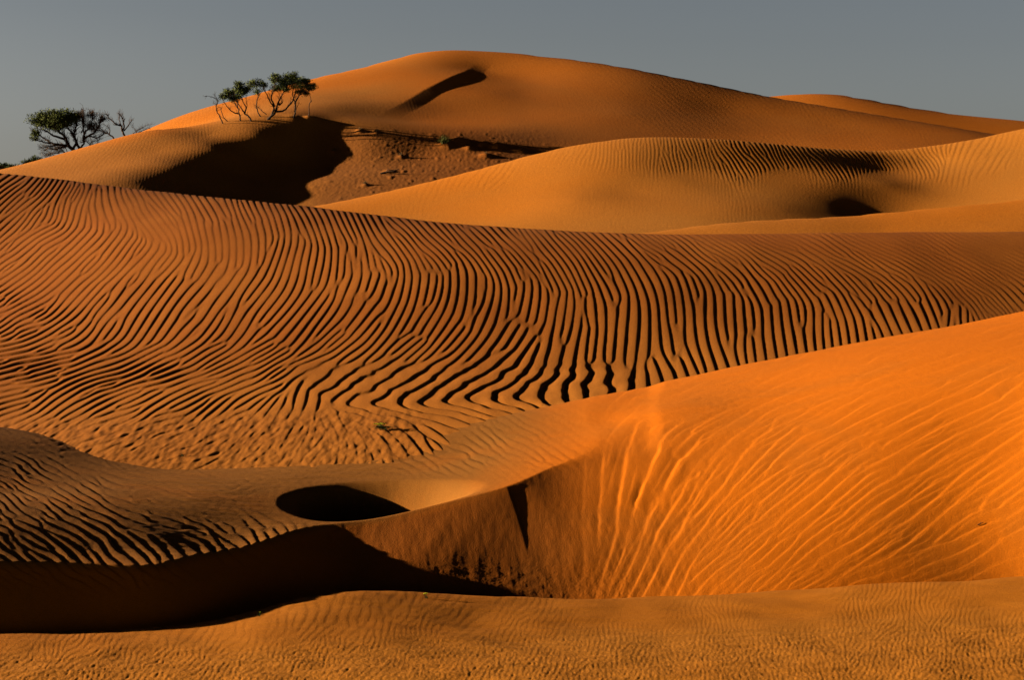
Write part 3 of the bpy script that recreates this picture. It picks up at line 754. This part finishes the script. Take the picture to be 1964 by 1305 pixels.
cvA = lambda x, y: (380 + x * .1324, 120 + y * .1324)
cvB = lambda x, y: (x * .163, 180 + y * .163)
GA = "slender trees on the ridge top"
tree("acacia_tree", "slim tree with two thin curving stems, leftmost leafy tree of the ridge-top row", "tree", GA, (610,843),
     [[(610,843),(605,760),(575,660),(520,570),(480,500)],[(585,745),(510,720),(430,640),(390,560),(370,490)],[.7,(600,700),(560,600),(520,480),(500,420)]],
     [(490,480,70,65),(400,505,38,36),(440,440,50,45),(520,540,40,30),(370,500,22,30)], cvA, seed=11, leafs=1900, r0=.075, tl=.4)
tree("acacia_tree", "tree with zigzag leaning trunk and peaked crown, second leafy tree of the ridge row", "tree", GA, (770,848),
     [[(770,848),(740,790),(680,740),(640,680),(590,600),(560,540),(545,470)],[(680,740),(690,660),(650,570),(620,500),(625,400)],[.7,(690,700),(715,620),(700,520)]],
     [(610,370,48,55),(650,440,60,40),(600,325,26,35),(690,410,45,32),(620,510,35,24)], cvA, seed=12, leafs=1900, r0=.08, tl=.4)
tree("acacia_tree", "small tree with thin stem and low side prop, in the middle of the ridge-top row", "tree", GA, (905,782),
     [[(905,782),(870,720),(850,640),(860,560),(880,500),(870,430),(850,350)],[.9,(990,752),(930,710),(885,665),(850,640)],[.6,(880,490),(800,400),(760,350)],[.6,(880,490),(940,410),(970,350)]],
     [(775,340,50,42),(865,310,50,42),(960,340,45,42),(870,420,34,40),(740,400,30,20),(800,300,30,26)], cvA, seed=13, leafs=1500, r0=.06, tl=.35)
tree("acacia_tree", "largest ridge-top tree with several thick forking limbs and wide dense crown", "tree", GA, (1012,822),
     [[(1012,822),(1090,760),(1130,690),(1150,620),(1190,540),(1250,440),(1290,350)],[(1060,770),(1105,660),(1050,570),(1010,470),(980,400)],[(1110,640),(1070,520),(1110,400),(1130,320)],
      [(1130,712),(1220,704),(1290,640),(1360,560),(1380,480),(1400,390)],[.7,(1170,620),(1220,580),(1190,500),(1150,420)]],
     [(1125,260,64,55),(1230,300,80,64),(1330,250,72,64),(1400,215,40,48),(1200,385,72,40),(1385,320,50,50),(1100,390,40,34),(1120,205,30,26),(1290,400,50,30)], cvA, seed=14, leafs=4200, r0=.11, tl=.5)
tree("acacia_tree", "tree with straight trunk and crown leaning right, rightmost leafy tree of the ridge-top row", "tree", GA, (1382,822),
     [[(1382,822),(1400,740),(1405,640),(1410,570),(1460,490),(1500,420),(1560,350)],[.6,(1410,740),(1440,660),(1480,600)],[.7,(1410,570),(1370,470),(1400,380),(1450,300)],[.6,(1470,480),(1560,440),(1640,390)]],
     [(1480,300,64,50),(1560,330,72,55),(1640,375,58,40),(1480,420,50,46),(1560,450,42,34),(1560,275,50,24),(1670,340,30,24)], cvA, seed=15, leafs=2800, r0=.09, tl=.4)
tree("dead_sapling", "bare crooked dead sapling with top bent left, at left end of the ridge-top trees", "dead tree", None, (365,888),
     [[(365,888),(310,780),(270,690),(275,620),(295,570),(260,530),(190,500),(130,490)],[.6,(270,640),(240,600),(212,590)],[.6,(290,580),(260,500),(250,470)]], None, cvA, seed=16, r0=.055, twigs=1.1, tl=.28)
tree("dead_sapling", "thin bare twisted stem just right of the bent dead sapling", "dead tree", None, (425,852),
     [[(425,852),(370,790),(340,700),(330,660),(290,635)],[.7,(400,820),(350,800),(335,770)]], None, cvA, seed=17, r0=.045, twigs=.6, tl=.2)
tree("dead_sapling", "single bare upright stem standing right of the last leafy ridge-top tree", "dead tree", None, (1592,812),
     [[(1592,812),(1612,740),(1610,620),(1640,560),(1635,495)]], None, cvA, seed=18, r0=.06, twigs=.4, tl=.15)
tree("acacia_tree", "broad spreading tree with flat dark green crown on the left skyline", "tree", None, (870,672),
     [[(870,672),(810,610),(780,530),(740,480),(690,440),(620,380)],[(850,650),(780,610),(700,600),(600,580),(520,530),(430,470),(400,430)],[.8,(780,540),(640,490),(560,440),(480,420)],
      [(860,650),(900,560),(850,480),(800,400),(780,300)],[.6,(700,600),(600,620),(530,640)],[.6,(800,610),(720,640),(640,660)],[.6,(600,580),(520,570),(420,540)]],
     [(450,320,84,48),(560,262,90,46),(680,300,110,70),(800,290,90,70),(640,385,120,48),(880,300,50,60),(420,470,46,30),(430,530,38,22),(760,370,90,36),(540,330,90,50)], cvB, back=7, seed=19, leafs=9000, r0=.17, tl=.55, lsize=.15, twigs=1.4)
tree("half_dead_tree", "brownish half-bare twiggy tree right beside the broad green skyline tree", "tree", None, (935,656),
     [[(935,656),(900,560),(870,480),(900,380),(910,250)],[(945,650),(990,560),(970,420),(960,300),(950,220)],[.9,(980,560),(1010,460),(1060,400),(1100,300),(1090,240)],[.8,(990,530),(1080,480),(1130,460),(1200,360),(1230,290)],
      [.7,(985,520),(1060,500),(1130,520),(1200,470)],[.6,(960,460),(1020,380),(1010,270)],[.6,(1120,460),(1160,380),(1170,290)]],
     [(945,270,46,50),(1070,265,50,36),(1060,370,60,40),(1205,300,44,28),(1120,400,50,36)], cvB, back=7, seed=20, leafs=2600, lsize=.10, lmat=M_DRY, mat=M_DEAD, r0=.13, twigs=3.2, tl=.6)
tree("dead_tree", "leafless forked dead tree with upright twigs, right of the brownish skyline tree", "dead tree", None, (1462,492),
     [[(1462,492),(1440,430),(1430,380),(1370,350),(1310,300),(1285,260)],[(1455,420),(1470,350),(1460,280),(1435,240)],[.8,(1465,430),(1510,350),(1530,310)],[.6,(1430,385),(1400,300),(1390,250)]], None, cvB, back=7, mat=M_DEAD, seed=21, r0=.10, twigs=1.8, tl=.4)
tree("dead_tree", "low dead tree leaning left between the brownish tree and the forked dead tree", "dead tree", None, (1335,522),
     [[(1335,522),(1290,470),(1230,445),(1160,425),(1090,430)],[.8,(1290,470),(1290,400),(1240,360)],[.7,(1230,445),(1180,380),(1150,330)]], None, cvB, back=7, mat=M_DEAD, seed=22, r0=.08, twigs=1.8, tl=.4)
tree("dead_shrub", "tangled low dead shrub under the left side of the broad green tree", "shrub", None, (760,690),
     [[(760,690),(660,660),(560,640),(500,680)],[(760,690),(700,640),(620,600),(520,620)],[(760,690),(640,700),(560,730),(490,700)],[(800,690),(760,640),(700,610)],[(700,700),(600,690),(520,740)]], [(600,650,90,34),(560,715,60,26),(700,640,50,30)], cvB, back=7, mat=M_DEAD, lmat=M_DRY, leafs=700, lsize=.09, seed=23, r0=.05, twigs=2.6, tl=.45)
tree("dead_shrub", "tangled low dead shrub just right of the brownish tree's foot", "shrub", None, (1060,628),
     [[(1060,628),(1050,590),(1000,560),(960,570)],[(1060,628),(1090,570),(1150,560),(1210,540)],[(1060,628),(1080,600),(1040,520)],[(1080,620),(1150,590),(1190,530)]], None, cvB, back=7, mat=M_DEAD, seed=24, r0=.045, twigs=2.4, tl=.4)
tree("dead_shrub", "spiky low dead branches right of the forked dead tree", "shrub", None, (1600,440),
     [[(1480,490),(1560,460),(1640,430)],[(1600,440),(1650,400),(1740,350),(1820,340)],[(1600,440),(1580,390),(1560,350)],[(1640,430),(1720,400),(1780,390)],[(1560,455),(1620,400),(1680,380)]], None, cvB, back=7, mat=M_DEAD, seed=25, r0=.04, twigs=1.6, tl=.35)

def bush(label, px0, px1, pyt, pyb, d, seed, mat=M_BUSH):
    rng = random.Random(seed)
    cx = (px0 + px1) / 2
    x, y, z = P(cx, pyb + 5, d)
    t = root("green_bush", (x, y, z), label, "bush", None)
    m = d / F; w_ = (px1 - px0) * m / 2; h_ = (pyb + 5 - pyt) * m
    lf = MB(); el = []
    for k in range(7):
        u = -1 + 2 * (k + .5) / 7
        hh = h_ * (.55 + .4 * math.cos(u * 1.3)) * rng.uniform(.8, 1.05)
        el.append((u * w_ * .85, rng.uniform(-.5, .5), hh * .55, w_ * .28, w_ * .4, hh * .45))
    scatter_leaves(lf, el, 3500, .16, rng)
    lf.build("foliage", mat, t, smooth=False)
    st = MB()
    for k in range(7):
        u = -1 + 2 * (k + .5) / 7
        st.tube([(u * .2, 0, -.4), (u * w_ * .6, rng.uniform(-.3, .3), h_ * .4), (u * w_ * .85, 0, h_ * .75)], [.05, .035, .015], 4)
    st.build("stem", M_BARK, t)
    return t
bush("dark green bush at the far left end of the skyline", -30, 36, 311, 327, 165, 31)
bush("green bush on the skyline just left of the broad tree's low dead shrub", 46, 82, 301, 317, 152, 32)

# dry plants and a grass tuft on the floor of the hollow
def tuft(name, label, cat, group, px, py, h_, w_, n, seed, mat, zf=zf1, d0=105, d1=200, blade=.03, part="blades"):
    rng = random.Random(seed)
    X, Y, Z = hit(zf, px, py, d0, d1)
    t = root(name, (X, Y, Z - .02 * h_), label, cat, group)
    mb = MB()
    for _ in range(n):
        a = rng.uniform(0, 2 * math.pi); sp_ = rng.uniform(.1, 1) * w_
        p0 = Vector((rng.gauss(0, .12 * w_), rng.gauss(0, .12 * w_), -.08 * h_))
        p2 = Vector((math.cos(a) * sp_, math.sin(a) * sp_, h_ * rng.uniform(.55, 1.1) * (1.15 - .5 * sp_ / w_)))
        p1 = p0.lerp(p2, .5) + Vector((0, 0, .16 * h_))
        mb.tube([p0, p1, p2], [blade, blade * .8, blade * .3], 3)
    mb.build(part, mat, t)
    return t
tuft("grass_tuft", "yellow-green grass tuft on the biggest sand mound in the hollow", "grass", None, 852, 279, 1.0, .75, 170, 41, M_GRASS)
for k, (px, py, lab) in enumerate([(690,251,"tiny dry shrub on the hollow's upper left rim, beside the tree-ridge shadow"),(722,254,"tiny dry shrub second from the left on the hollow's rim, below the tree shadows"),
        (770,301,"tiny dry shrub alone in the middle of the hollow floor"),(641,292,"tiny dry shrub at the left edge of the lit hollow floor"),
        (932,299,"dry shrub on the small mound right of the grass tuft"),(956,280,"dry shrub on the upper right sand mound of the hollow"),
        (1001,290,"tiny dry shrub on the rightmost mound of the hollow"),(701,355,"tiny dry shrub low down on the hollow floor near the rolling dune")]):
    tuft("dry_shrub", lab, "shrub", "little dry shrubs on the hollow floor", px, py, .32 + .05 * (k % 3), .30, 60, 50 + k, M_DRY, blade=.016, part="twigs")
X, Y, Z = hit(zf1, 745, 334, 105, 200)
t = root("dead_branch", (X, Y, Z), "dead branch lying on a low mound on the hollow floor", "branch", None)
mb = MB(); mb.tube([(-.7, 0, .02), (-.2, .05, .16), (.35, 0, .22), (.9, .1, .42)], [.09, .08, .06, .03], 6)
mb.tube([(-.2, .05, .16), (-.1, -.3, .3), (.1, -.4, .45)], [.05, .035, .015], 5)
mb.tube([(.35, 0, .22), (.5, .25, .2), (.8, .4, .1)], [.04, .03, .015], 5)
mb.build("bark", M_DEAD, t)

# yellow-flowered plant in the dip between the ripples and the foreground dune
def flower_plant(label, px, py, w_, h_, zf, d0, d1, seed, nst, nfl, group=None, name="flowering_plant"):
    rng = random.Random(seed)
    X, Y, Z = hit(zf, px, py, d0, d1)
    t = root(name, (X, Y, Z), label, "plant", group)
    mb = MB(); lf = MB()
    tips = []
    for k in range(nst):
        u = -1 + 2 * (k + .5) / nst
        tip = Vector((u * w_ * .5, rng.uniform(-.25, .25) * w_, h_ * rng.uniform(.55, 1.1) * (1.2 - .5 * max(u, 0) - .2 * abs(u))))
        mid = tip * .5 + Vector((0, 0, .2 * h_))
        mb.tube([(u * .02, 0, -.03), mid, tip], [.004, .003, .002], 4)
        tips.append(tip)
        for _ in range(14):
            q = mid.lerp(tip, rng.uniform(-.8, 1)) ; q.z = max(q.z, .005)
            lf.leaf(q, (rng.gauss(0, 1), rng.gauss(0, 1), rng.uniform(-.2, .6)), w_ * .07, w_ * .02, rng)
    mb.build("stem", M_PLANT, t)
    lf.build("leaves", M_PLANT, t, smooth=False)
    order = sorted(range(len(tips)), key=lambda i: -tips[i].z)[:nfl]
    for i in order:
        f = MB(); r = w_ * .052 if nfl > 2 else w_ * .16
        c = tips[i] + Vector((0, 0, r * .5))
        for j in range(12):
            a = j * 2 * math.pi / 12
            f.leaf(c, (math.cos(a), math.sin(a), .55), r * 1.7, r * .45, rng)
        for j in range(8):
            a = j * 2 * math.pi / 8
            f.leaf(c, (math.cos(a) * .5, math.sin(a) * .5, 1), r * 1.2, r * .4, rng)
        f.build("flower", M_YEL, t, smooth=False)
    return t
flower_plant("low green plant with several yellow flowers between the big ripples and the foreground dune", 734, 826, .44, .09, zf3, 27, 40, 61, 22, 6)
flower_plant("small green sprout without flowers where the rippled dune meets the dip", 350, 876, .12, .07, zf3, 26, 34, 62, 7, 0, name="green_sprout")
flower_plant("tiny yellow flower at the edge of the deep shadow on the near sand", 497, 1183, .07, .05, zf5, 17, 21.5, 63, 4, 1, name="small_flower")
flower_plant("tiny yellow-flowered plant at the foot of the slip face", 818, 1149, .10, .05, zf5, 17, 22.5, 64, 6, 2, name="small_flower")
X, Y, Z = hit(zf4, 1880, 1008, 20, 34)
t = root("twig", (X, Y, Z), "short dark twig lying on the bright orange slope at the right", "twig", None)
mb = MB(); mb.tube([(-.04, 0, .0), (0, 0, .02), (.05, .015, .035)], [.008, .007, .004], 5); mb.tube([(0, 0, .02), (.015, .02, .045)], [.005, .002], 4)
mb.build("wood", M_BARK, t)
